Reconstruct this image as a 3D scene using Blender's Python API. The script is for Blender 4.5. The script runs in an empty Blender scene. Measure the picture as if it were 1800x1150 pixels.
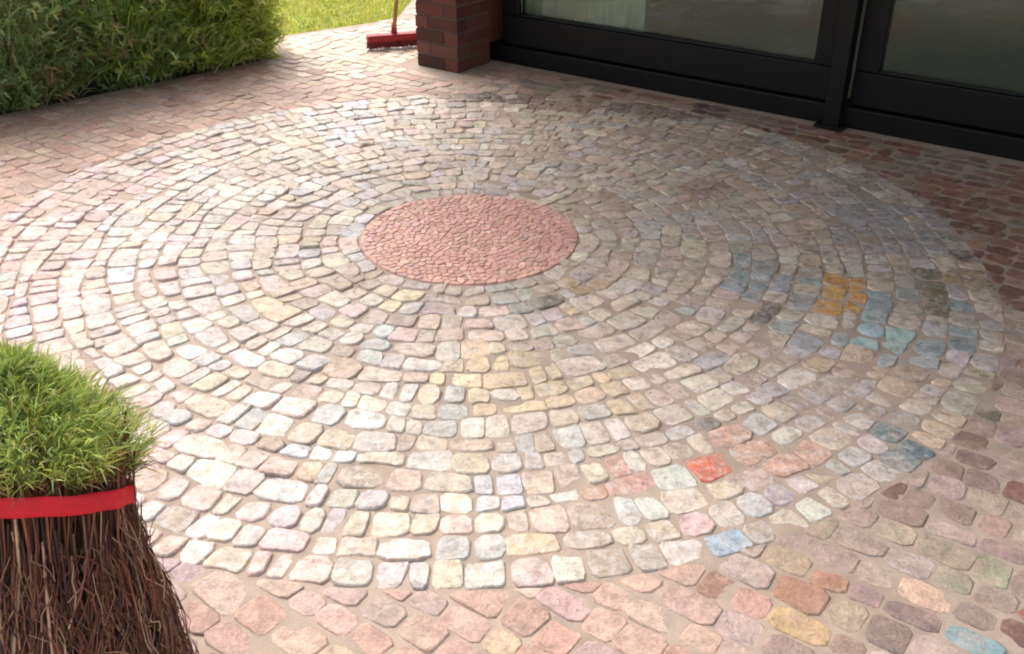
import bpy, math, random
import numpy as np
from mathutils import Vector, Matrix

random.seed(11); rng = np.random.default_rng(11)
R = math.radians
sc = bpy.context.scene
col = sc.collection

# ------------------------------------------------------------------ camera
F, PITCH, H = 1750.0, R(29.5), 1.55          # focal length in 1800-px units, pitch down, eye height
cd = bpy.data.cameras.new('camera'); cam = bpy.data.objects.new('camera', cd); col.objects.link(cam)
cam.location = (0, 0, H); cam.rotation_euler = (math.pi/2 - PITCH, 0, 0)
cd.sensor_width = 36; cd.lens = F/1800*36; cd.clip_end = 2000; cd.clip_start = 0.05
sc.camera = cam
sc.render.resolution_x, sc.render.resolution_y = 1024, 654

# ------------------------------------------------------------------ light
SUN_EL, SUN_AZ = R(56), R(-32)               # azimuth measured from +Y towards +X
w = bpy.data.worlds.new('World'); sc.world = w; w.use_nodes = True
nt = w.node_tree; nt.nodes.clear()
sky = nt.nodes.new('ShaderNodeTexSky'); sky.sky_type = 'NISHITA'; sky.sun_disc = False
sky.sun_elevation = SUN_EL; sky.sun_rotation = SUN_AZ
sky.air_density = 1.0; sky.dust_density = 6.0; sky.ozone_density = 1.0
hs = nt.nodes.new('ShaderNodeHueSaturation'); hs.inputs['Saturation'].default_value = 0.42
bg = nt.nodes.new('ShaderNodeBackground'); bg.inputs['Strength'].default_value = 0.15
ow = nt.nodes.new('ShaderNodeOutputWorld')
nt.links.new(sky.outputs[0], hs.inputs['Color']); nt.links.new(hs.outputs[0], bg.inputs['Color'])
nt.links.new(bg.outputs[0], ow.inputs['Surface'])
sd = bpy.data.lights.new('sun', 'SUN'); sun = bpy.data.objects.new('sun', sd); col.objects.link(sun)
sd.energy = 1.15; sd.angle = R(36); sd.color = (1.0, 0.97, 0.92)
sdir = Vector((math.sin(SUN_AZ)*math.cos(SUN_EL), math.cos(SUN_AZ)*math.cos(SUN_EL), math.sin(SUN_EL)))
sun.rotation_euler = sdir.to_track_quat('Z', 'Y').to_euler(); sun.location = sdir*30
vs = sc.view_settings
vs.view_transform = 'Standard'; vs.look = 'None'; vs.exposure = 1.0; vs.gamma = 1; vs.use_curve_mapping = False
sc.render.engine = 'CYCLES'; sc.cycles.filter_width = 2.0

# ------------------------------------------------------------------ helpers
def g(x, y, z=0.0):
    """ground point seen at pixel (x, y) of the 1800x1150 picture"""
    u, v = (x-900)/F, (575-y)/F
    d = (u, math.cos(PITCH)+v*math.sin(PITCH), -math.sin(PITCH)+v*math.cos(PITCH))
    t = (z-H)/d[2]
    return Vector((d[0]*t, d[1]*t, z))
def px(p):
    x, y, z = p[0], p[1], (p[2] if len(p) > 2 else 0)-H
    fw = y*math.cos(PITCH) - z*math.sin(PITCH); up = y*math.sin(PITCH)+z*math.cos(PITCH)
    if fw < .05: return (1e6, 1e6, 1e6)
    return (900+F*x/fw, 575-F*up/fw, fw)
def lin(c, k=1.0):
    o = []
    for v in c:
        v /= 255.
        o.append(k*(v/12.92 if v <= .04045 else ((v+.055)/1.055)**2.4))
    return tuple(o)
def tag(o, label=None, cat=None, group=None, kind=None):
    if label: o['label'] = label
    if cat: o['category'] = cat
    if group: o['group'] = group
    if kind: o['kind'] = kind
    return o
def empty(name, loc=(0, 0, 0)):
    o = bpy.data.objects.new(name, None); o.location = loc; col.objects.link(o); return o
def link(name, me, mat, parent=None):
    o = bpy.data.objects.new(name, me); col.objects.link(o)
    if mat is not None and not me.materials: me.materials.append(mat)
    if parent is not None:
        o.parent = parent
        loc = Vector(parent.location)                  # every parent sits unrotated at its own location in the world
        o.matrix_parent_inverse = Matrix.Translation(-loc) if loc.length else Matrix.Identity(4)
    return o

class MB:
    """collects geometry; build() links it as one mesh object"""
    def __init__(s): s.v, s.f, s.c = [], [], []
    def add(s, vs_, fs, c=None):
        n = len(s.v); s.v.extend([tuple(p) for p in vs_])
        s.f.extend([tuple(i+n for i in f) for f in fs]); s.c.extend([c or (1, 1, 1)]*len(vs_))
    def box(s, o, ax, ay, az, c=None):
        """box from corner o with edge vectors ax, ay, az"""
        o, ax, ay, az = map(Vector, (o, ax, ay, az))
        P = [o, o+ax, o+ax+ay, o+ay, o+az, o+ax+az, o+ax+ay+az, o+ay+az]
        fs = [(0, 3, 2, 1), (4, 5, 6, 7), (0, 1, 5, 4), (1, 2, 6, 5), (2, 3, 7, 6), (3, 0, 4, 7)]
        if ax.cross(ay).dot(az) < 0: fs = [f[::-1] for f in fs]
        s.add(P, fs, c)
    def tube(s, pts, rad, n=5, c=None, cap=True):
        pts = [Vector(p) for p in pts]; V = []; Fc = []
        for i, p in enumerate(pts):
            t = (pts[min(i+1, len(pts)-1)]-pts[max(i-1, 0)]).normalized()
            a = t.orthogonal().normalized() if i == 0 else (a - t*a.dot(t)).normalized()
            b = t.cross(a); r = rad[i] if hasattr(rad, '__len__') else rad
            for k in range(n):
                q = 2*math.pi*k/n; V.append(p+(a*math.cos(q)+b*math.sin(q))*r)
        for i in range(len(pts)-1):
            for k in range(n):
                k2 = (k+1) % n; Fc.append((i*n+k, i*n+k2, (i+1)*n+k2, (i+1)*n+k))
        if cap: Fc.append(tuple(range(n))[::-1]); Fc.append(tuple((len(pts)-1)*n+k for k in range(n)))
        s.add(V, Fc, c)
    def mesh(s, name, smooth=False):
        me = bpy.data.meshes.new(name); me.from_pydata(s.v, [], s.f)
        ca = me.color_attributes.new('Col', 'FLOAT_COLOR', 'POINT')
        buf = np.ones((len(s.v), 4), np.float32); buf[:, :3] = np.array(s.c, np.float32).reshape(-1, 3)
        ca.data.foreach_set('color', buf.ravel())
        if smooth: me.polygons.foreach_set('use_smooth', [True]*len(me.polygons))
        me.update(); return me
    def build(s, name, mat, parent=None, smooth=False, bevel=0):
        o = link(name, s.mesh(name, smooth), mat, parent)
        if bevel:
            m = o.modifiers.new('bevel', 'BEVEL'); m.width = bevel; m.segments = 2; m.limit_method = 'ANGLE'
        return o

# ------------------------------------------------------------------ materials
def material(name): 
    m = bpy.data.materials.new(name); m.use_nodes = True
    n = m.node_tree; b = n.nodes['Principled BSDF']; return m, n, b
def rough_mat(name, base, rough=(.5, .7), n1=9, n2=70, amt=(.75, 1.2), bump=.3, bdist=.004, use_col=False, spec=.5, sat=None, tint=None, big=None):
    m, n, b = material(name); N, L = n.nodes, n.links
    tc = N.new('ShaderNodeTexCoord')
    def noise(scale, det=5, rg=.6):
        t = N.new('ShaderNodeTexNoise'); t.inputs['Scale'].default_value = scale
        t.inputs['Detail'].default_value = det; t.inputs['Roughness'].default_value = rg
        L.new(tc.outputs['Object'], t.inputs['Vector']); return t
    a, c = noise(n1), noise(n2, 4, .7)
    add = N.new('ShaderNodeMath'); add.operation = 'ADD'; L.new(a.outputs[0], add.inputs[0]); L.new(c.outputs[0], add.inputs[1])
    mr = N.new('ShaderNodeMapRange'); mr.inputs['From Min'].default_value = .65; mr.inputs['From Max'].default_value = 1.35
    mr.inputs['To Min'].default_value, mr.inputs['To Max'].default_value = amt
    L.new(add.outputs[0], mr.inputs['Value'])
    if use_col:
        at = N.new('ShaderNodeVertexColor'); at.layer_name = 'Col'; src = at.outputs['Color']
    else:
        rgb = N.new('ShaderNodeRGB'); rgb.outputs[0].default_value = (*base, 1); src = rgb.outputs[0]
    if tint:                                       # a second mineral/dirt tone in broad patches
        t = noise(tint[1], 3); mx = N.new('ShaderNodeMix'); mx.data_type = 'RGBA'
        tm = N.new('ShaderNodeMapRange'); tm.inputs['From Min'].default_value = .45; tm.inputs['From Max'].default_value = .7
        tm.inputs['To Max'].default_value = tint[2]
        L.new(t.outputs[0], tm.inputs['Value']); L.new(tm.outputs[0], mx.inputs['Factor'])
        L.new(src, mx.inputs['A']); mx.inputs['B'].default_value = (*tint[0], 1); src = mx.outputs['Result']
    if big:                                        # mottled mineral colour, finer than a stone
        for col_, sc_, am in big:
            t = noise(sc_, 4, .65); mx = N.new('ShaderNodeMix'); mx.data_type = 'RGBA'
            tm = N.new('ShaderNodeMapRange'); tm.inputs['From Min'].default_value = .48; tm.inputs['From Max'].default_value = .66; tm.inputs['To Max'].default_value = am
            L.new(t.outputs[0], tm.inputs['Value']); L.new(tm.outputs[0], mx.inputs['Factor']); L.new(src, mx.inputs['A'])
            mx.inputs['B'].default_value = (*lin(col_), 1); src = mx.outputs['Result']
    mul = N.new('ShaderNodeVectorMath'); mul.operation = 'SCALE'
    L.new(src, mul.inputs[0]); L.new(mr.outputs[0], mul.inputs['Scale'])
    L.new(mul.outputs[0], b.inputs['Base Color'])
    rr = N.new('ShaderNodeMapRange'); rr.inputs['From Min'].default_value = .3; rr.inputs['From Max'].default_value = .7
    rr.inputs['To Min'].default_value, rr.inputs['To Max'].default_value = rough
    L.new(a.outputs[0], rr.inputs['Value']); L.new(rr.outputs[0], b.inputs['Roughness'])
    b.inputs['Specular IOR Level'].default_value = spec
    if bump:
        bp = N.new('ShaderNodeBump'); bp.inputs['Strength'].default_value = bump; bp.inputs['Distance'].default_value = bdist
        L.new(add.outputs[0], bp.inputs['Height']); L.new(bp.outputs[0], b.inputs['Normal'])
    return m
def leaf_mat(name, rough=.5, trans=.35):
    m, n, b = material(name); N, L = n.nodes, n.links
    at = N.new('ShaderNodeVertexColor'); at.layer_name = 'Col'
    L.new(at.outputs['Color'], b.inputs['Base Color']); b.inputs['Roughness'].default_value = rough
    tr = N.new('ShaderNodeBsdfTranslucent'); L.new(at.outputs['Color'], tr.inputs['Color'])
    mx = N.new('ShaderNodeMixShader'); mx.inputs[0].default_value = trans
    out = N['Material Output']; L.new(b.outputs[0], mx.inputs[1]); L.new(tr.outputs[0], mx.inputs[2]); L.new(mx.outputs[0], out.inputs['Surface'])
    return m

M = {}
M['stone'] = rough_mat('split_stone', None, rough=(.19, .48), n1=26, n2=120, amt=(.55, 1.28), bump=.7, bdist=.008, use_col=True, tint=(lin((172, 150, 130)), 3.2, .6), big=[((212, 196, 182), 21, .45), ((152, 126, 110), 33, .45), ((208, 206, 210), 47, .4)])
M['brick_pave'] = rough_mat('paving_brick', None, rough=(.38, .62), n1=24, n2=130, amt=(.58, 1.25), bump=.85, bdist=.008, use_col=True, tint=(lin((160, 138, 122)), 2.6, .5), big=[((206, 170, 150), 19, .4), ((140, 112, 100), 31, .4)])
M['pebble'] = rough_mat('red_pebble', None, rough=(.4, .65), n1=30, n2=150, amt=(.8, 1.15), bump=.3, bdist=.002, use_col=True)
M['mortar'] = rough_mat('mortar', lin((178, 158, 142)), rough=(.7, .95), n1=14, n2=260, amt=(.66, 1.2), bump=.8, bdist=.006, tint=(lin((156, 136, 118)), 2.0, .6))
M['wall_brick'] = rough_mat('pillar_brick', None, rough=(.75, .95), n1=18, n2=140, amt=(.7, 1.2), bump=.5, bdist=.003, use_col=True)
M['wall_mortar'] = rough_mat('pillar_mortar', lin((98, 84, 74)), rough=(.8, 1), n1=9, n2=150, bump=.4)
M['black'] = rough_mat('black_paint', lin((13, 13, 15)), rough=(.42, .6), spec=.3, n1=4, n2=60, amt=(.8, 1.2), bump=.08, bdist=.001)
M['rubber'] = rough_mat('seal_rubber', lin((14, 14, 14)), rough=(.6, .8), bump=.1)
M['roof'] = rough_mat('roof_board', lin((110, 92, 76)), rough=(.6, .85), n1=3, n2=50, bump=.2)
M['soil'] = rough_mat('soil', lin((84, 66, 50)), rough=(.85, 1), n1=6, n2=60, amt=(.55, 1.3), bump=.9, bdist=.02)
M['turf'] = rough_mat('turf', lin((160, 160, 76)), rough=(.8, 1), n1=2, n2=50, amt=(.75, 1.25), bump=.6, bdist=.02)
M['leaf'] = leaf_mat('leaf', .45, .45)
M['grass'] = leaf_mat('grass_blade', .55, .45)
M['stalk'] = rough_mat('stalk', None, rough=(.6, .85), n1=20, n2=90, amt=(.7, 1.25), bump=.2, bdist=.001, use_col=True)
M['bark'] = rough_mat('bark', lin((98, 78, 60)), rough=(.8, 1), n1=14, n2=70, amt=(.6, 1.3), bump=.8, bdist=.006)
M['red_cloth'] = rough_mat('red_cloth', lin((222, 24, 50)), rough=(.5, .7), n1=20, n2=220, amt=(.85, 1.1), bump=.25, bdist=.002)
M['red_plastic'] = rough_mat('red_plastic', lin((150, 14, 28)), rough=(.35, .5), n1=8, n2=90, amt=(.85, 1.1), bump=.1, bdist=.001)
M['bristle'] = rough_mat('bristle', lin((110, 30, 34)), rough=(.6, .8), n1=60, n2=200, amt=(.7, 1.2), bump=.4, bdist=.002)
M['wood'] = rough_mat('handle_wood', lin((168, 138, 88)), rough=(.5, .7), n1=6, n2=60, bump=.1)
M['curtain'] = rough_mat('curtain', lin((226, 230, 216)), rough=(.85, 1), n1=6, n2=120, amt=(.9, 1.05), bump=.2, bdist=.001)
M['tile'] = rough_mat('floor_tile', lin((206, 206, 196)), rough=(.3, .5), n1=2, n2=30, amt=(.8, 1.1), bump=.05)
M['plaster'] = rough_mat('inner_plaster', lin((206, 200, 186)), rough=(.8, 1), n1=2, n2=40, bump=.05)

m, n, b = material('window_glass'); N, L = n.nodes, n.links
fr = N.new('ShaderNodeFresnel'); fr.inputs[0].default_value = 1.5
gl = N.new('ShaderNodeBsdfGlossy'); gl.inputs['Roughness'].default_value = .03; gl.inputs['Color'].default_value = (.92, .97, .95, 1)
tr = N.new('ShaderNodeBsdfTransparent'); tr.inputs['Color'].default_value = (.80, .86, .82, 1)
mx = N.new('ShaderNodeMixShader'); L.new(fr.outputs[0], mx.inputs[0]); L.new(tr.outputs[0], mx.inputs[1]); L.new(gl.outputs[0], mx.inputs[2])
L.new(mx.outputs[0], N['Material Output'].inputs['Surface']); M['glass'] = m

# ------------------------------------------------------------------ lay-out of the place
CEN = Vector((-.16, 3.435)); RC, RO = .405, 1.845            # red centre, outer edge of the stone circle
DL, DR = g(870, 105), g(1735, 270)                           # foot of the glazed front
D = (DR-DL); D.z = 0; D.normalize(); NI = Vector((-D.y, D.x, 0))   # along the front; into the building
if NI.y < 0: NI = -NI
UP = Vector((0, 0, 1))
H0, H1 = g(60, 190), g(490, 100)                             # front edge of the planting bed
L1, L2 = g(480, 64), g(655, 40)                              # edge of the lawn
hd = (H1-H0).normalized(); ld = (L2-L1).normalized()
far_l = H0 - hd*5; lawn_e = g(700, 30)
POLY = [far_l, H1, L1 + (H1-L1)*.05, L2, lawn_e, lawn_e + Vector((.25, 3.0, 0)), Vector((7, 10, 0)), Vector((9, -6, 0)), Vector((far_l.x, -6, 0))]

def flat(name, pts, z, mat, kind='structure', label=None):
    mb = MB(); mb.add([(p[0], p[1], z) for p in pts], [tuple(range(len(pts)))])
    o = mb.build(name, mat); 
    if o.data.polygons[0].normal.z < 0: o.data.flip_normals()
    return tag(o, label, None, None, kind)
lawn = flat('lawn', [(-400, -400), (400, -400), (400, 400), (-400, 400)], -.055, M['turf'])
bed = flat('planting_bed', [far_l, H1, H1+Vector((-.12, .35, 0)), H1 + Vector((-1.6, 1.6, 0)), far_l + Vector((-1.5, 3.5, 0))], -.02, M['soil'])

# --- polygon tools
def clip(poly, p, nrm):
    """keep the part of a convex polygon where (q-p).nrm <= 0"""
    out = []
    for i in range(len(poly)):
        a, b_ = poly[i], poly[(i+1) % len(poly)]
        da = (a[0]-p[0])*nrm[0]+(a[1]-p[1])*nrm[1]; db = (b_[0]-p[0])*nrm[0]+(b_[1]-p[1])*nrm[1]
        if da <= 0: out.append(a)
        if (da < 0 < db) or (db < 0 < da):
            t = da/(da-db); out.append((a[0]+(b_[0]-a[0])*t, a[1]+(b_[1]-a[1])*t))
    return out
def voronoi(pts, box=.3, gap=.006):
    P = np.array(pts); cells = []
    for i, p in enumerate(P):
        dd = np.hypot(*(P-p).T); order = np.argsort(dd)[1:22]
        poly = [(p[0]-box, p[1]-box), (p[0]+box, p[1]-box), (p[0]+box, p[1]+box), (p[0]-box, p[1]+box)]
        gp = gap*random.uniform(.6, 1.5)
        for j in order:
            q = P[j]; nrm = (q-p)/dd[j]; mid = (p+q)/2 - nrm*gp
            poly = clip(poly, mid, nrm)
            if len(poly) < 3: break
        cells.append(poly)
    return cells
def area(poly):
    return .5*abs(sum(poly[i][0]*poly[(i+1) % len(poly)][1]-poly[(i+1) % len(poly)][0]*poly[i][1] for i in range(len(poly))))
def soften(poly, cut=.24, mn=.010):
    """drop short edges, round each corner once"""
    q = [p for i, p in enumerate(poly) if math.dist(p, poly[i-1]) > mn]
    if len(q) < 3: return q
    out = []
    for i in range(len(q)):
        a, b_, c = q[i-1], q[i], q[(i+1) % len(q)]
        out.append((b_[0]+(a[0]-b_[0])*cut, b_[1]+(a[1]-b_[1])*cut)); out.append((b_[0]+(c[0]-b_[0])*cut, b_[1]+(c[1]-b_[1])*cut))
    return out
def block(mb, poly, zb, zt, bev, dome, tilt, c, jit=0.0):
    """a stone: side ring, worn shoulder, then a nearly flat, slightly tilted split face with an edge of its own"""
    n = len(poly); cx = sum(p[0] for p in poly)/n; cy = sum(p[1] for p in poly)/n
    ar = sum((poly[i][0]*poly[(i+1) % n][1]-poly[(i+1) % n][0]*poly[i][1]) for i in range(n))
    if ar < 0: poly = poly[::-1]
    ta, tb = random.gauss(0, tilt), random.gauss(0, tilt)
    rr = math.sqrt(area(poly)/math.pi) + 1e-4
    def zz(x, y): return ta*(x-cx)+tb*(y-cy)
    k = max(.5, 1-bev*1.4/rr); top = []
    for x, y in poly:
        kk = k*random.uniform(.96, 1.0); X, Y = cx+(x-cx)*kk, cy+(y-cy)*kk; top.append((X, Y, zt+zz(X, Y)+random.uniform(-jit, jit)))
    V = [(x, y, zb) for x, y in poly] + [(x, y, zt-bev*.8+zz(x, y)) for x, y in poly] + top + top
    V.append((cx+random.gauss(0, rr*.2), cy+random.gauss(0, rr*.2), zt+dome))
    Fc = []
    for r_ in range(2):
        for i in range(n): Fc.append((r_*n+i, r_*n+(i+1) % n, (r_+1)*n+(i+1) % n, (r_+1)*n+i))
    for i in range(n): Fc.append((3*n+i, 3*n+(i+1) % n, 4*n))
    mb.add(V, Fc, c)
def vary(c, k=.07, hue=.03):
    s = random.gauss(1, k)
    return tuple(min(.85, max(.01, v*s*random.gauss(1, hue))) for v in c)

# ------------------------------------------------------------------ patio: mortar bed
patio = flat('patio_paving', POLY, 0.0, M['mortar'])

PAL = [((226, 211, 184), 4), ((206, 188, 158), 5), ((192, 180, 164), 4), ((196, 188, 192), 2.5), ((176, 182, 182), 1.2), ((214, 182, 166), 2.2), ((212, 178, 140), 1.8), ((190, 188, 168), .9), ((234, 226, 212), 1.6), ((168, 150, 130), 2)]
PALL = [((230, 214, 196), 5), ((222, 190, 180), 4.5), ((206, 192, 186), 4), ((210, 200, 206), 3), ((238, 228, 216), 3), ((212, 188, 160), 2), ((182, 178, 178), 1.4)]
BRL = [((218, 176, 166), 4), ((208, 162, 152), 3), ((226, 196, 188), 3), ((216, 190, 196), 2), ((196, 156, 148), 1.5)]
def mute(c, to=(200, 184, 162), k=.35): return tuple(v+(t-v)*k for v, t in zip(c, to))
def pick(pal): return mute(random.choices([c for c, _ in pal], [k for _, k in pal])[0], (202, 182, 168), .38)
# stones of a colour of their own, a few with glare painted in: x, y, half-width, half-height in the picture, colour
MARKS = [(1488, 520, 50, 44, (222, 148, 44)), (1565, 510, 40, 36, (132, 164, 174)), (1560, 580, 40, 60, (146, 188, 194)), (1625, 615, 34, 34, (140, 165, 172)),
 (1700, 580, 34, 60, (128, 158, 158)), (1630, 520, 36, 40, (92, 88, 62)), (1700, 495, 34, 26, (160, 138, 86)), (1320, 490, 60, 40, (142, 164, 170)), (1400, 520, 46, 34, (150, 164, 170)),
 (1455, 600, 40, 28, (156, 166, 172)), (1345, 552, 26, 14, (84, 80, 82)), (1232, 812, 30, 20, (216, 92, 66)), (1330, 795, 60, 24, (206, 150, 126)), (1075, 852, 44, 30, (196, 140, 122)),
 (890, 866, 44, 34, (206, 204, 216)), (1120, 905, 46, 34, (214, 222, 212)), (1285, 950, 50, 26, (150, 172, 186)), (1590, 785, 50, 28, (104, 120, 124)), (1345, 870, 44, 30, (172, 156, 172)), (1420, 885, 40, 26, (196, 206, 188)),
 (900, 525, 60, 22, (168, 180, 170)), (940, 535, 26, 12, (96, 96, 80)), (665, 610, 36, 40, (190, 210, 208)), (690, 525, 34, 22, (240, 214, 176)), (540, 805, 44, 26, (214, 218, 218)), (620, 800, 34, 26, (222, 224, 220)),
 (345, 612, 40, 22, (244, 232, 222)), (1240, 335, 40, 14, (140, 108, 90)), (1085, 350, 40, 14, (150, 118, 90)), (1020, 355, 34, 10, (110, 98, 80)), (1040, 500, 50, 16, (190, 154, 110)), (1180, 400, 60, 22, (196, 192, 188)),
 (1560, 400, 110, 44, (156, 150, 154)), (1650, 440, 60, 36, (150, 148, 152)), (1480, 330, 80, 26, (160, 150, 146)), (900, 680, 150, 60, (222, 196, 152)), (790, 720, 40, 40, (176, 180, 180)), (1080, 690, 70, 44, (214, 186, 148)),
 (500, 520, 60, 34, (214, 186, 156)), (100, 470, 70, 90, (232, 196, 194)), (320, 470, 40, 60, (222, 198, 202)), (600, 200, 60, 60, (204, 200, 210)), (720, 140, 30, 30, (196, 196, 196)), (800, 350, 80, 20, (176, 172, 164)),
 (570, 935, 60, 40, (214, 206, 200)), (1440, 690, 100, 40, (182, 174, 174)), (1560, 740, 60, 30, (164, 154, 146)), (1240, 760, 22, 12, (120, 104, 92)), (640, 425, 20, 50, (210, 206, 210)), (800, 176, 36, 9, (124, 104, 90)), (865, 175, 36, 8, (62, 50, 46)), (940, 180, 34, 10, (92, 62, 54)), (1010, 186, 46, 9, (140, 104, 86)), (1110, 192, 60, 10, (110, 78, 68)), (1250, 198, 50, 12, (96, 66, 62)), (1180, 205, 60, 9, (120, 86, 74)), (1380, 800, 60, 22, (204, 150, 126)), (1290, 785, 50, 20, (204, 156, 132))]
BMARKS = [(1640, 880, 90, 40, (142, 112, 104)), (1690, 800, 60, 50, (132, 106, 98)), (1430, 1030, 50, 40, (168, 102, 76)), (1320, 1055, 50, 44, (104, 88, 98)), (1390, 1110, 36, 36, (206, 176, 110)), (1690, 1130, 50, 40, (106, 146, 158)),
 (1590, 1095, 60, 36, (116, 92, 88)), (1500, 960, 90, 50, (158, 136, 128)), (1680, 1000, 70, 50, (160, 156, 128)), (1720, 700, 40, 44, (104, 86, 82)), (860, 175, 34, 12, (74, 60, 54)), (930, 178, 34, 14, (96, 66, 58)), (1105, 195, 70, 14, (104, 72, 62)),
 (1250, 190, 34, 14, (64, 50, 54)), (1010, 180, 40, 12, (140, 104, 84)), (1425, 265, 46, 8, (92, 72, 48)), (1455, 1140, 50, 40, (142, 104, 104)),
 (600, 95, 150, 44, (226, 210, 186)), (560, 60, 120, 30, (228, 214, 188)), (720, 60, 60, 60, (236, 224, 204)), (800, 150, 70, 14, (176, 158, 144)), (1010, 150, 150, 12, (128, 116, 102)), (1330, 205, 90, 14, (130, 118, 108)), (1660, 290, 90, 26, (112, 102, 92)), (300, 980, 40, 160, (176, 150, 152)), (330, 900, 60, 50, (198, 206, 200))]  # cream by lawn and pillar: overexposure painted into the sett colour
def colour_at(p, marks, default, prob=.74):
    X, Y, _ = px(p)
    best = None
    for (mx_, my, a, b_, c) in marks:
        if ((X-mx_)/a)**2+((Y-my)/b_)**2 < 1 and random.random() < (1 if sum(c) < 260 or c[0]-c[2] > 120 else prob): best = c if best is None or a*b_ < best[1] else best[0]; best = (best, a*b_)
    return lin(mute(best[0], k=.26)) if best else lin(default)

def sanded(p):
    """how far sand fills the joints: little at the left, much towards the doors and the right"""
    return .5*min(1, max(0, (p[0]+.75)/1.1))

def lay(items, parent, name, mat, limit=300):
    """items: (seen size, builder data). The largest become parts of their own, the rest one joined part"""
    items.sort(key=lambda t: -t[0]); rest = MB()
    for i, (_, a) in enumerate(items):
        if i < limit:
            mb = MB(); block(mb, *a); link(name, mb.mesh(name, True), mat, parent)
        else: block(rest, *a)
    if rest.v: tag(link(name+'_remainder', rest.mesh(name, True), mat, parent), None, None, None, 'stuff')
def seen(p, a):
    X, Y, fw = px(p)
    inside = -20 < X < 1820 and -20 < Y < 1170
    sinv = H/math.hypot(math.hypot(p[0], p[1]), H)
    return (a*sinv/(fw*fw)) if inside else a*1e-4

# --- ring stones: rough square setts laid in rows round the centre
rings = 18; step = (RO-RC)/rings
bnd = []
for k in range(rings+1):
    w1, w2 = random.uniform(0, 6.28), random.uniform(0, 6.28); am = .010 if 0 < k < rings else .004
    bnd.append((RC+k*step+(random.gauss(0, .006) if am else 0), w1, w2, am))
def rad(k, a): r0, w1, w2, am = bnd[k]; return r0+am*math.sin(9*a+w1)+am*.7*math.sin(17*a+w2)
pts, cells = [], []
GAP = .0025
for k in range(rings):
    r = RC+(k+.5)*step; nn = max(8, round(2*math.pi*r/.083)); wd = [random.choice((.62, .8, .95, 1.05, 1.2, 1.5))*random.uniform(.92, 1.08) for _ in range(nn)]
    tot = sum(wd); a = random.uniform(0, 6.28)
    for w_ in wd:
        da = w_/tot*2*math.pi; a0, a1 = a, a+da; a += da
        gi = GAP*random.uniform(.7, 1.5); poly = []
        ends = [(k, a0, 1), (k+1, a0, 1), (k+1, a1, -1), (k, a1, -1)]
        for q, (kk, aa, sg) in enumerate(ends):
            rr = rad(kk, aa)+(gi if kk == k else -gi)+random.gauss(0, .0035); ang = aa+sg*gi/r+random.gauss(0, .0045)/r
            poly.append((CEN.x+rr*math.cos(ang), CEN.y+rr*math.sin(ang)))
            if q in (1, 3) and random.random() < .55:                    # an extra, slightly broken edge point
                rm = rad(k+1 if q == 1 else k, (a0+a1)/2)+(-gi if q == 1 else gi)+random.gauss(0, .003); am_ = (a0+a1)/2
                poly.append((CEN.x+rm*math.cos(am_), CEN.y+rm*math.sin(am_)))
        am_ = (a0+a1)/2; pts.append((CEN.x+r*math.cos(am_), CEN.y+r*math.sin(am_))); cells.append(poly)
items = []
# single stones that stand out in the floor
SINGLE = [(1232, 812, (206, 108, 78)), (1345, 552, (96, 92, 92)), (1245, 762, (134, 118, 108)), (955, 535, (92, 92, 78)), (345, 610, (246, 236, 226)), (1075, 850, (196, 150, 136)), (890, 866, (212, 208, 222)), (1285, 950, (146, 170, 188)), (1590, 785, (96, 114, 120)), (1690, 455, (96, 80, 74)), (620, 800, (216, 218, 216)), (540, 800, (210, 214, 216))]
FORCE = {}
for (X, Y, c) in SINGLE:
    q = g(X, Y); FORCE[min(range(len(pts)), key=lambda i: math.dist(pts[i], (q.x, q.y)))] = lin(c)
for ip, (p, poly) in enumerate(zip(pts, cells)):
    poly = soften(poly, random.uniform(.13, .26))
    if len(poly) < 4: continue
    X = px(p)[0]
    left = min(1, max(0, (760-X)/500))
    base = pick(PALL) if random.random() < left else pick(PAL)
    if math.dist(p, CEN) > 1.42 and random.random() < min(.8, max(0, (420-X)/300)): base = pick(BRL)
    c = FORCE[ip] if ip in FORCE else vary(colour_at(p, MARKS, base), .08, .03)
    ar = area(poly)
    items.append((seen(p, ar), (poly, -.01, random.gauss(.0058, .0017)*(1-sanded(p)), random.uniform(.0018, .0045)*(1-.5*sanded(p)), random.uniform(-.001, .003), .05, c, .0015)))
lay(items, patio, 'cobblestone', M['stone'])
print('cobbles', len(items))

# --- red centre
mb = MB(); mb.add([(CEN.x+RC*math.cos(i*math.pi/24), CEN.y+RC*math.sin(i*math.pi/24), .002) for i in range(48)], [tuple(range(48))])
M['red_mortar'] = rough_mat('red_sand', lin((196, 152, 136)), rough=(.75, .95), n1=8, n2=160, amt=(.75, 1.1), bump=.4)
mb.build('centre_bed', M['red_mortar'], patio)
pts = []
sp = .0265; nr = round(RC/sp)
for k in range(nr+1):
    r = k*sp; nn = max(1, round(2*math.pi*r/sp))
    for i in range(nn):
        a = 2*math.pi*(i+random.gauss(0, .24))/nn + k*.7; rr = r+random.gauss(0, .0065)
        if rr < RC+random.gauss(-.006, .006): pts.append((CEN.x+rr*math.cos(a), CEN.y+rr*math.sin(a)))
items = []
RED = [((202, 142, 130), 5), ((196, 134, 122), 4), ((208, 158, 146), 3), ((172, 112, 104), 2), ((188, 140, 138), 1.5), ((222, 188, 172), .7)]
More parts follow.
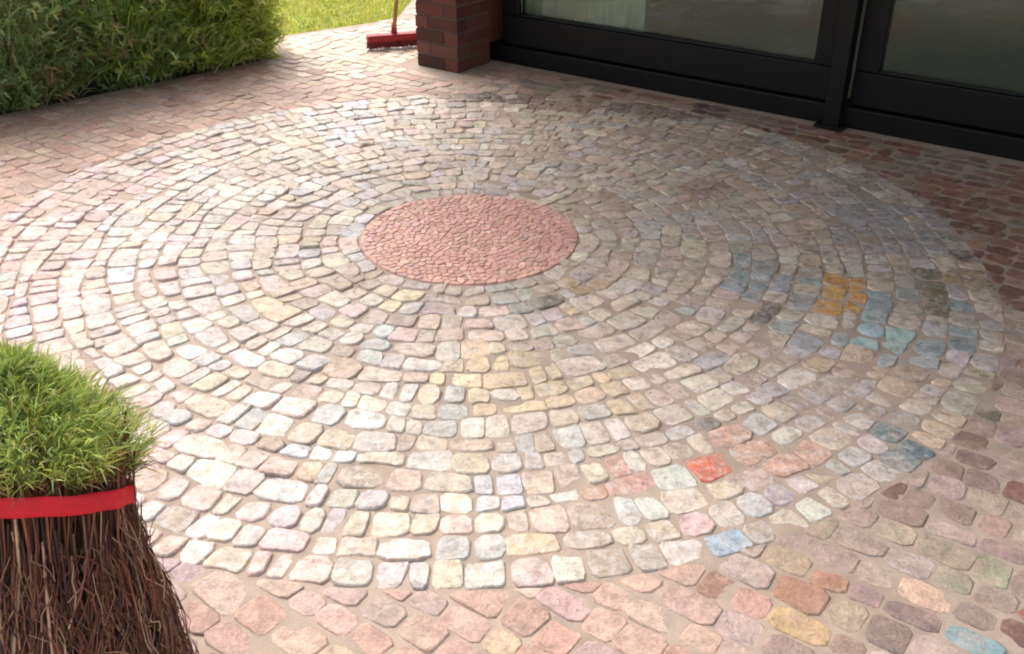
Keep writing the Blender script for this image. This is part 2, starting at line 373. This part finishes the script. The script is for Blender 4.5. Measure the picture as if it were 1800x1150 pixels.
for p, poly in zip(pts, voronoi(pts, .06, .0010)):
    dx, dy = p[0]-CEN.x, p[1]-CEN.y; a0 = math.atan2(dy, dx)
    for da in (-.08, 0, .08):
        e = (math.cos(a0+da), math.sin(a0+da)); poly = clip(poly, (CEN.x+e[0]*(RC+.002), CEN.y+e[1]*(RC+.002)), e) if len(poly) > 2 else poly
    if len(poly) < 3 or area(poly) < .0001: continue
    poly = soften(poly, .22, .004)
    if len(poly) < 4: continue
    ar = area(poly)
    items.append((seen(p, ar), (poly, -.008, random.gauss(.0062, .0008), .0014, random.uniform(0, .001), .05, vary(lin(mute(pick(RED), (206, 158, 140), .42)), .06), .0003)))
lay(items, patio, 'red_sett', M['pebble'])
print('setts', len(items))

# --- bricks outside the circle
def inside(p, poly):
    s = False
    for i in range(len(poly)):
        a, b_ = poly[i], poly[i-1]
        if (a[1] > p[1]) != (b_[1] > p[1]) and p[0] < (b_[0]-a[0])*(p[1]-a[1])/(b_[1]-a[1])+a[0]: s = not s
    return s
BR = [((204, 162, 146), 4), ((196, 150, 134), 4), ((212, 176, 158), 3), ((178, 126, 112), 2.5), ((188, 160, 150), 2), ((156, 112, 100), 1.2), ((206, 178, 146), 1.2)]
BMIX = [((172, 150, 138), 4), ((180, 160, 148), 4), ((150, 128, 120), 2), ((188, 172, 150), 2), ((164, 142, 112), 1.5), ((128, 104, 98), 1.6)]
BR_SHADED = [((150, 96, 82), 4), ((128, 82, 72), 4), ((160, 118, 98), 3), ((110, 78, 70), 2), ((150, 130, 118), 2.2), ((172, 150, 132), 1.2)]  # same setts as BR, with the shade near the doors put into the colour
items = []
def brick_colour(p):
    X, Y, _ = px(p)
    dark = min(1, max(0, (X-950)/350))*(1 if Y < 560 else .15)  # painted shade: grows to the right, strongest on the far half
    c = mute(random.choices([c_ for c_, _ in BR_SHADED], [k for _, k in BR_SHADED])[0], (150, 122, 106), .2) if random.random() < dark else pick(BR)
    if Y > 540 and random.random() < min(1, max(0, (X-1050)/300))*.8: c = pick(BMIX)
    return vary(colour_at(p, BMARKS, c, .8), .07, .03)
bw = .080; quads = []
for j in range(-62, 62):                               # rough courses parallel to the building
    ph1, ph2 = random.uniform(0, 6.28), random.uniform(0, 6.28); x = -6.5+random.uniform(0, .1)
    while x < 6.5:
        l = random.uniform(.07, .135); c0 = []
        gi = GAP*random.uniform(.8, 1.7)
        for (u, v, su, sv) in ((x, j, 1, 1), (x+l, j, -1, 1), (x+l, j+1, -1, -1), (x, j+1, 1, -1)):
            vv = v*bw+.006*math.sin(2.3*u+v*1.7)+.005*math.sin(5.1*u-v*2.9)+sv*gi+random.gauss(0, .0035)
            c0.append((u+su*gi+random.gauss(0, .004), -vv))
        quads.append(((x+l/2, -(j+.5)*bw), c0)); x += l
pil = g(805, 130)
for q, cell in quads:
    o = DL+D*q[0]+NI*q[1]; p = (o.x, o.y)
    if o.y < -.6 or o.y > 10.5 or abs(o.x) > 5.2 or not (-900 < px(o)[0] < 2700) or math.dist(p, CEN) < RO-.05: continue
    poly = [tuple((DL+D*u+NI*v)[:2]) for u, v in cell]
    if (o-DL).dot(NI) > -.07 and (o-DL).dot(D) > -.5: continue
    if abs((o-pil).dot(D)+.15) < .25 and abs((o-pil).dot(NI)-.15) < .23: continue
    dd = math.dist(p, CEN)
    if dd < RO+.4:
        a0 = math.atan2(p[1]-CEN.y, p[0]-CEN.x)
        for da in (-.05, 0, .05):
            e = (-math.cos(a0+da), -math.sin(a0+da)); poly = clip(poly, (CEN.x-e[0]*(RO+.004), CEN.y-e[1]*(RO+.004)), e) if len(poly) > 2 else poly
    if len(poly) < 3 or area(poly) < .0011 or not all(inside(v, POLY) for v in poly): continue
    poly = soften(poly, random.uniform(.12, .22))
    if len(poly) < 4: continue
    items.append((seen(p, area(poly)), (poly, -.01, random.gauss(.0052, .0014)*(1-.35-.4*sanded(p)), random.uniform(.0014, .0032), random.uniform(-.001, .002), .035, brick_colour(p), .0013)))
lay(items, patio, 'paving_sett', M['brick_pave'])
print('setts outside', len(items))

# ------------------------------------------------------------------ building
bld = tag(empty('glazed_building', tuple(DL)), 'house corner with black framed glazed front, red brick pillar and unseen eaves deepened for shade', 'building')
LEN = 6.2                                              # length of the glazed front
# pillar: square, laid in courses
PR = g(806, 130); PW = .31
PLc = PR - D*PW
mb = MB(); ins = .006
mb.box(PLc+D*ins+NI*ins, D*(PW-2*ins), NI*(PW-2*ins), UP*2.52)
pillar = mb.build('brick_pillar', M['wall_mortar'], bld)
CB = [((106, 60, 50), 4), ((92, 50, 43), 3), ((116, 74, 62), 2), ((76, 45, 40), 2), ((128, 92, 80), .6)]
ch = .0745
for cz in range(33):
    z0 = cz*ch+.004; hgt = ch-.010
    # two headers + stretchers pinwheel, alternate courses turn
    q = [(0, 0, .208, .1), (.21, 0, .1, .208), (.102, .21, .208, .1), (0, .102, .1, .208)] if cz % 2 == 0 else [(0, 0, .1, .208), (.102, 0, .208, .1), (.21, .102, .1, .208), (0, .21, .208, .1)]
    for (bx, by, sx, sy) in q:
        mb = MB(); e = random.uniform(-.002, .002)
        mb.box(PLc+D*(bx+e)+NI*(by+e)+UP*z0, D*(sx-.004), NI*(sy-.004), UP*hgt, vary(lin(random.choices([c for c, _ in CB], [k for _, k in CB])[0]), .1))
        mb.build('brick', M['wall_brick'], pillar, bevel=.003)
# side wall running back behind the pillar
mb = MB(); ws = DL + NI*.08 - D*.16
mb.box(PLc+D*.02+NI*(PW+.004), D*.2, NI*4.6, UP*2.55, vary(lin((140, 88, 74)), .01)); mb.build('side_wall', M['wall_brick'], bld)
mb = MB(); mb.box(ws+NI*4.75, D*LEN, NI*.2, UP*2.55); mb.build('back_wall', M['plaster'], bld)
mb = MB(); mb.box(ws+D*(LEN+.1), D*.2, NI*4.7, UP*2.55); mb.build('end_wall', M['plaster'], bld)
mb = MB(); mb.box(ws+D*.2+NI*.06, D*(LEN-.1), NI*4.66, UP*.1); mb.build('room_floor', M['tile'], bld)
# roof out of view: eaves slab, and pitched top raised to block sky reflections
ov = 1.9  # unseen overhang, deepened to shade the floor by the doors
mb = MB(); e0 = PLc - D*.35 - NI*(ov-.25)
mb.box(e0+UP*2.56, D*(LEN+1.4), NI*(5.1+ov), UP*.16)
roof = mb.build('roof', M['roof'], bld, bevel=.01)
mb = MB()
a, b_, = e0+UP*2.725, e0+D*(LEN+1.4)+UP*2.725
c_, d_ = b_+NI*(5.1+ov), a+NI*(5.1+ov); r1, r2 = a+NI*(2.55+ov/2)+D*1.2+UP*1.5, b_+NI*(2.55+ov/2)+UP*1.5
mb.add([a, b_, c_, d_, r1, r2], [(0, 1, 5, 4), (2, 3, 4, 5), (3, 0, 4), (1, 2, 5), (3, 2, 1, 0)]); mb.build('pitched_top', M['roof'], roof)
# glazed front
door = MB(); door.box(DL+D*-.03+NI*-.02, D*LEN, NI*.16, UP*.10)
sill = door.build('door_sill', M['black'], bld, bevel=.006)
s = lambda X, Y: (g(X, Y)-DL).dot(D)                   # position along the front of a ground pixel
pa = (PR-DL).dot(D)+.005
post_s = s(1470, 218)
edges = [(pa+.02, post_s-.045), (post_s+.045, post_s+2.25), (post_s+2.34, post_s+4.3)]
for (x0, x1) in edges:
    leafd = tag(empty('glass_door', tuple(DL+D*x0)), None); leafd.parent = bld; leafd.matrix_parent_inverse = Matrix.Translation(-Vector(bld.location))
    def bar(nm, o, ax, ay, az, bev=.005, mat='black'):
        mb = MB(); mb.box(o, ax, ay, az); return mb.build(nm, M[mat], leafd, bevel=bev)
    y0, th = NI*.015, NI*.06
    bar('bottom_rail', DL+D*x0+y0+UP*.104, D*(x1-x0), th, UP*.165)
    sw = .115
    bar('stile', DL+D*x0+y0+UP*.272, D*sw, th, UP*1.95)
    bar('stile', DL+D*(x1-sw)+y0+UP*.272, D*sw, th, UP*1.95)
    bar('top_rail', DL+D*x0+y0+UP*2.225, D*(x1-x0), th, UP*.12)
    bar('glazing_bead', DL+D*(x0+sw+.002)+NI*.022+UP*.272, D*(x1-x0-2*sw-.004), NI*.02, UP*.014, .003, 'rubber')
    mb = MB(); mb.box(DL+D*(x0+sw+.001)+NI*.045+UP*.272, D*(x1-x0-2*sw-.002), NI*.006, UP*1.95); mb.build('pane', M['glass'], leafd)
mb = MB(); mb.box(DL+D*(pa-.02)+NI*.012+UP*2.35, D*(LEN-.2), NI*.08, UP*.205); mb.build('lintel', M['black'], bld)
mb = MB(); pf = DL+D*(post_s-.04)-NI*.085
mb.box(pf+UP*.012, D*.08, NI*.08, UP*2.545); post = mb.build('steel_post', M['black'], bld, bevel=.004)
mb = MB(); mb.box(pf-D*.03-NI*.03+UP*.008, D*.14, NI*.095, UP*.014); mb.build('foot_plate', M['black'], post, bevel=.002)
# curtain drawn to the left inside
mb = MB(); V = []; n_ = 90; c0, c1 = pa+.10, s(1085, 143)+.12
for i in range(n_+1):
    t = i/n_; x = c0+(c1-c0)*t; off = .085+.008*math.sin(t*30)+.004*math.sin(t*71+1)-.02*math.exp(-((t-.47)/.015)**2)
    p = DL+D*x+NI*off; V += [p+UP*.135, p+UP*2.3]
Fc = [(2*i, 2*i+2, 2*i+3, 2*i+1) for i in range(n_)]; mb.add(V, Fc)
cur = mb.build('curtain', M['curtain'], None, True)
so = cur.modifiers.new('thick', 'SOLIDIFY'); so.thickness = .004
tag(cur, 'pale curtain hanging inside the glass beside the brick pillar', 'curtain')

# ------------------------------------------------------------------ foliage helpers
def blades(mb, base, dirs, length, width, cols, bend=.3):
    """narrow two-segment leaves"""
    for p, d, l, w_, c in zip(base, dirs, length, width, cols):
        d = Vector(d).normalized(); sd_ = d.cross(Vector((random.gauss(0, 1), random.gauss(0, 1), random.gauss(0, 1)))).normalized()
        p = Vector(p); m_ = p+d*l*.5; tp = p+(d+Vector((0, 0, -bend))).normalized()*l
        mb.add([p-sd_*w_*.3, p+sd_*w_*.3, m_+sd_*w_*.5, m_-sd_*w_*.5, tp], [(0, 1, 2, 3), (3, 2, 4)], c)
def green(c, k=.2): 
    s = max(.4, random.gauss(1, k)); h_ = random.gauss(0, .1)
    return (c[0]*s*(1+h_), c[1]*s, c[2]*s*(1-h_))

def arch(mb, p, d, l, w_, c, droop):
    """a long grass blade in four segments that bends over"""
    p = Vector(p); d = Vector(d).normalized(); sd_ = d.cross(Vector((random.gauss(0, 1), random.gauss(0, 1), .2))).normalized(); V = []
    for k_ in range(5):
        t = k_/4; wv = w_*(.6+.8*t-1.3*t*t) if k_ < 4 else w_*.05
        V += [p-sd_*wv, p+sd_*wv]
        d = (d+Vector((0, 0, -droop*(.3+t)))).normalized(); p = p+d*l/4
    mb.add(V, [(2*i, 2*i+1, 2*i+3, 2*i+2) for i in range(4)], c)

# --- shrubs of the bed
def shrub(ctr, rx, ry, hgt, cols, nleaf, label, ll=(.035, .075), lw=(.008, .015), nst=9, stem_r=.011, up=.6):
    t = tag(empty('shrub', (ctr.x, ctr.y, 0)), label, 'shrub', None)
    mb = MB(); mf = MB(); tips = []
    for i in range(nst):
        a = random.uniform(0, 6.28); q = math.sqrt(random.random())
        b0 = Vector((ctr.x+math.cos(a)*rx*.35*q, ctr.y+math.sin(a)*ry*.35*q, -.025))
        e = Vector((ctr.x+math.cos(a)*rx*.85*q, ctr.y+math.sin(a)*ry*.85*q, hgt*random.uniform(.7, .95)))
        mid = (b0+e)/2+Vector((random.gauss(0, .03), random.gauss(0, .03), 0))
        sr = stem_r*random.uniform(.6, 1.4)
        mb.tube([b0, mid, e], [sr, sr*.8, sr*.35], 6); tips.append((b0, mid, e))
    mb.build('stem', M['bark'], t, True)
    P, Dd, Ln, Wd, Cc = [], [], [], [], []
    # twigs with clustered leaves
    ntw = nleaf//11
    for i in range(ntw):
        a = random.uniform(0, 6.28); zr = random.random() if i % 6 else random.random()*.12
        q = random.random()**.38
        prof = 1-abs(zr-.4)*.5
        c = Vector((ctr.x+math.cos(a)*rx*q*prof, ctr.y+math.sin(a)*ry*q*prof, .045+zr*hgt))
        c += Vector((random.gauss(0, .03), random.gauss(0, .03), random.gauss(0, .03)))
        out = Vector((math.cos(a), math.sin(a), up+random.gauss(0, .35))).normalized()
        cc = random.choice(cols)
        for k_ in range(11):
            P.append(c+out*k_*.011); Dd.append(out*.6+Vector((random.gauss(0, .6), random.gauss(0, .6), random.gauss(.1, .5))))
            Ln.append(random.uniform(*ll)); Wd.append(random.uniform(*lw)); Cc.append(green(lin(cc)))
    blades(mf, P, Dd, Ln, Wd, Cc, .25)
    for i in range(nleaf//4):
        a = random.uniform(0, 6.28); q = math.sqrt(random.random()); z0 = random.random()**1.6*hgt*.75
        arch(mf, (ctr.x+math.cos(a)*rx*.85*q, ctr.y+math.sin(a)*ry*.85*q, z0), (math.cos(a)*.5+random.gauss(0, .3), math.sin(a)*.5+random.gauss(0, .3), 1), random.uniform(.14, .34), random.uniform(.003, .006), green(lin(random.choice(cols))), random.uniform(.15, .5))
    mf.build('foliage', M['leaf'], t)
    return t
hn = Vector((-hd.y, hd.x, 0))
def along(t_, back): return H0+hd*t_+hn*back
DG = [(140, 166, 98), (158, 180, 110), (120, 148, 88), (172, 188, 132), (164, 148, 112)]
MG = [(168, 192, 86), (186, 206, 104), (146, 170, 78), (200, 214, 140)]
YG = [(168, 186, 62), (188, 200, 84), (142, 164, 54), (204, 210, 126)]
hl = (H1-H0).length
shrub(along(-.95, .34), .5, .42, 1.25, DG, 10000, 'dark green shrub at the far left end of the hedge row')
shrub(along(-.05, .31), .5, .40, 1.15, DG, 14000, 'dense dark green shrub by left picture edge, brown stem beside it')
shrub(along(hl*.42, .27), .42, .36, 1.0, DG+MG, 12000, 'mid green shrub in the middle of the hedge row')
shrub(along(hl*.68, .23), .36, .30, .85, MG, 10000, 'fresh green bushy shrub second from the lawn end of hedge')
shrub(along(hl*.87, .17), .21, .22, .60, YG+MG, 6000, 'small yellow green shrub at hedge end next to the lawn', ll=(.045, .09))
# bare stem that shows in the dark shrub
tt = tag(empty('tree_trunk', tuple(along(.42, .30))), 'brown woody trunk rising among the dark shrubs at left', 'trunk')
mb = MB(); b0 = along(.42, .26); mb.tube([b0+Vector((0, 0, -.03)), b0+Vector((.01, .02, .5)), b0+Vector((-.02, .05, 1.2)), b0+Vector((.03, .02, 2.0))], [.062, .05, .045, .03], 12)
mb.build('bark', M['bark'], tt, True)

# --- lawn grass near the patio
mg = MB(); P, Dd, Ln, Wd, Cc = [], [], [], [], []
GC = [(188, 192, 92), (172, 182, 76), (200, 198, 116), (158, 172, 70)]
n_ = 0
while n_ < 16000:
    x, y = random.uniform(-3.2, -.2), random.uniform(6.2, 9.6)
    if inside((x, y), POLY): continue
    if (Vector((x, y, 0))-H1).dot(hd) < .12 and (Vector((x, y, 0))-H1).dot(hn) < 1.5: 
        if random.random() < .9: continue
    P.append((x, y, -.055)); Dd.append((random.gauss(0, .5), random.gauss(0, .5), 1)); Ln.append(random.uniform(.04, .085)); Wd.append(random.uniform(.006, .010)); Cc.append(green(lin(random.choice(GC)), .15)); n_ += 1
blades(mg, P, Dd, Ln, Wd, Cc, .4)
tag(mg.build('lawn_grass', M['grass']), 'short yellow green lawn grass beyond the patio', 'grass', None, 'stuff')

# ------------------------------------------------------------------ push broom by the pillar
bA, bB = g(648, 92), g(752, 84)
bd = (bB-bA); bln = bd.length; bd.normalize(); bn = Vector((-bd.y, bd.x, 0))
broom = tag(empty('push_broom', tuple((bA+bB)/2)), 'red push broom with thin wooden handle leaning by the brick pillar', 'broom')
mb = MB(); mb.box(bA+UP*.052-bn*.0, bd*bln, bn*.065, UP*.045); hb = mb.build('broom_head', M['red_plastic'], broom, bevel=.012)
mb = MB()
nb = 60
for i in range(nb):
    for j in range(5):
        o = bA+bd*(bln*(i+.5)/nb)+bn*(.006+.0125*j); sp_ = Vector((random.gauss(0, .006), random.gauss(0, .006), 0))
        mb.tube([o+UP*.056, o+sp_+UP*.015], [.0034, .0044], 4, cap=True)
tag(mb.build('bristles', M['bristle'], broom), None, None, None, None)
hb0 = bA+bd*(bln*.46)+bn*.03
mb = MB(); mb.tube([hb0+UP*.09, hb0+UP*.16+bd*.004+bn*.01], [.02, .015], 10); mb.build('socket', M['red_plastic'], broom, True)
mb = MB(); mb.tube([hb0+UP*.11, hb0+Vector((.16, .14, 1.35))], [.0125, .0125], 10); mb.build('handle', M['wood'], broom, True)

# ------------------------------------------------------------------ sheaf tied with red band, bottom left
SX, SY, LEAN, TIE = -.715, 1.0, .34, .62       # the sheaf leans away from the viewer; its tie slopes a little
sheaf = tag(empty('plant_sheaf', (SX, SY, .014)), 'upright sheaf of brown stalks with green tops tied by a red band', 'plant')
def prof(z):
    zs = [0, .1, .23, .42, .565, .61, .65, .69, .725, .755]; rs = [.235, .215, .188, .150, .116, .132, .158, .136, .085, .03]
    return float(np.interp(z, zs, rs))
BRN = [(122, 76, 58), (94, 58, 48), (136, 82, 62), (74, 48, 42), (150, 108, 82), (112, 62, 50), (126, 86, 68), (178, 148, 120)]
def lump(a, z): return 1+.07*math.sin(3*a+9*z)+.05*math.sin(7*a-23*z+1)+.04*math.sin(13*a+41*z)
def strand(mb, a, q, zb, z1, rd, tw, wig, nseg, c, lift=0.0):
    ptsv = []; ph = random.uniform(0, 6.28)
    for k_ in range(nseg+1):
        t = k_/nseg; z = zb+(z1-zb)*t
        aa = a+tw*(t-.5)+wig*math.sin(ph+t*5)+random.gauss(0, wig*.4); rr = prof(min(z, .6))*q*random.gauss(1, wig*.35)*lump(a, z*.5)+lift*t
        ptsv.append((SX+rr*math.cos(aa), SY+LEAN*z+rr*math.sin(aa), z))
    mb.tube(ptsv, [rd*(1-.45*k_/nseg) for k_ in range(nseg+1)], 4, c, False)
ms = MB()
for i in range(700):                                   # main stalks
    a = random.uniform(0, 6.28); q = math.sqrt(random.random()) if i < 220 else random.uniform(.84, 1.0)
    zb = .014 if random.random() < .7 else random.uniform(.03, .3)
    strand(ms, a, q, zb, random.uniform(.50, .68), random.uniform(.0015, .0038), random.gauss(0, .3), .035, 7, vary(lin(random.choice(BRN)), .2, .06))
tag(ms.build('stalks', M['stalk'], sheaf), None, None, None, 'stuff')
mfb = MB()
for i in range(3400):                                  # fine tangled dry leaves and fibres over them
    a = random.uniform(0, 6.28); z = .57*random.random()**.6
    l = random.uniform(.03, .13)
    strand(mfb, a, random.uniform(.95, 1.07), max(.014, z-l), z, random.uniform(.0007, .0017), random.gauss(0, .18), .04, 4, vary(lin(random.choice(BRN)), .25, .06), random.gauss(0, .006))
tag(mfb.build('dry_fibres', M['stalk'], sheaf), None, None, None, 'stuff')
mc = MB(); P, Dd, Ln, Wd, Cc = [], [], [], [], []
SG = [(156, 172, 78), (176, 188, 96), (132, 152, 68), (196, 204, 130), (120, 140, 64), (150, 172, 100)]
for i in range(13000):
    t_ = random.random()**.85; z = .60+.165*t_
    a = random.uniform(0, 6.28); rr = prof(z)*random.random()**.36*lump(a, z)
    if math.sin(5*a+14*z)*math.sin(9*a-30*z+2) > .6 and random.random() < .6: continue       # thin spots
    p = Vector((SX-.045*t_+rr*math.cos(a), SY+LEAN*z+rr*math.sin(a), z-TIE*rr*math.sin(a)*max(0, 1-t_)-.10*max(0, rr*math.cos(a))*t_))
    ax = Vector((math.cos(a)*(.75-.4*t_)+random.gauss(0, .38), math.sin(a)*(.75-.4*t_)+random.gauss(0, .38), .7+.4*t_+random.gauss(0, .3)))
    clump = math.sin(11*a+3)*math.sin(40*z+7*a)
    base = random.choice(SG[:2]+SG[3:4]+SG[5:]) if clump > -.1 else random.choice(SG)
    if random.random() > t_*4+.35: base = random.choice(BRN)
    if random.random() < .05: base = (176, 150, 96)
    arch(mc, p, ax, random.uniform(.018, .05)*(1.25 if random.random() < .1 else 1), random.uniform(.0009, .002), green(lin(base), .16), random.uniform(.05, .5))
mc.build('green_tops', M['leaf'], sheaf)
# red band: flat cloth strip, pulled tight over the stalks, with a knot
def ribbon(z0, z1, r0, name, ph):
    mb = MB(); n_ = 96; V = []
    for i in range(n_):
        a = 2*math.pi*i/n_; w0 = .0012*math.sin(3*a+ph)+.0006*math.sin(11*a+1+ph); rr = r0*(1+(lump(a, .28)-1)*.25)+.0008*math.sin(19*a+ph)+.0006*math.sin(31*a)
        for k_ in range(6):
            t = k_/5; z = z0+(z1-z0)*t; dr = .001*math.sin(math.pi*t)+.0005*math.sin(9*t+17*a)
            V.append((SX+(rr+dr)*math.cos(a), SY+LEAN*z+(rr+dr)*math.sin(a), z+w0-TIE*rr*math.sin(a)))
    Fc = []
    for i in range(n_):
        for k_ in range(5): Fc.append((i*6+k_, ((i+1) % n_)*6+k_, ((i+1) % n_)*6+k_+1, i*6+k_+1))
    mb.add(V, Fc); return mb.build(name, M['red_cloth'], sheaf, True)
rb = ribbon(.564, .592, .129, 'red_band', 0)
so = rb.modifiers.new('thick', 'SOLIDIFY'); so.thickness = .0015; so.offset = -1
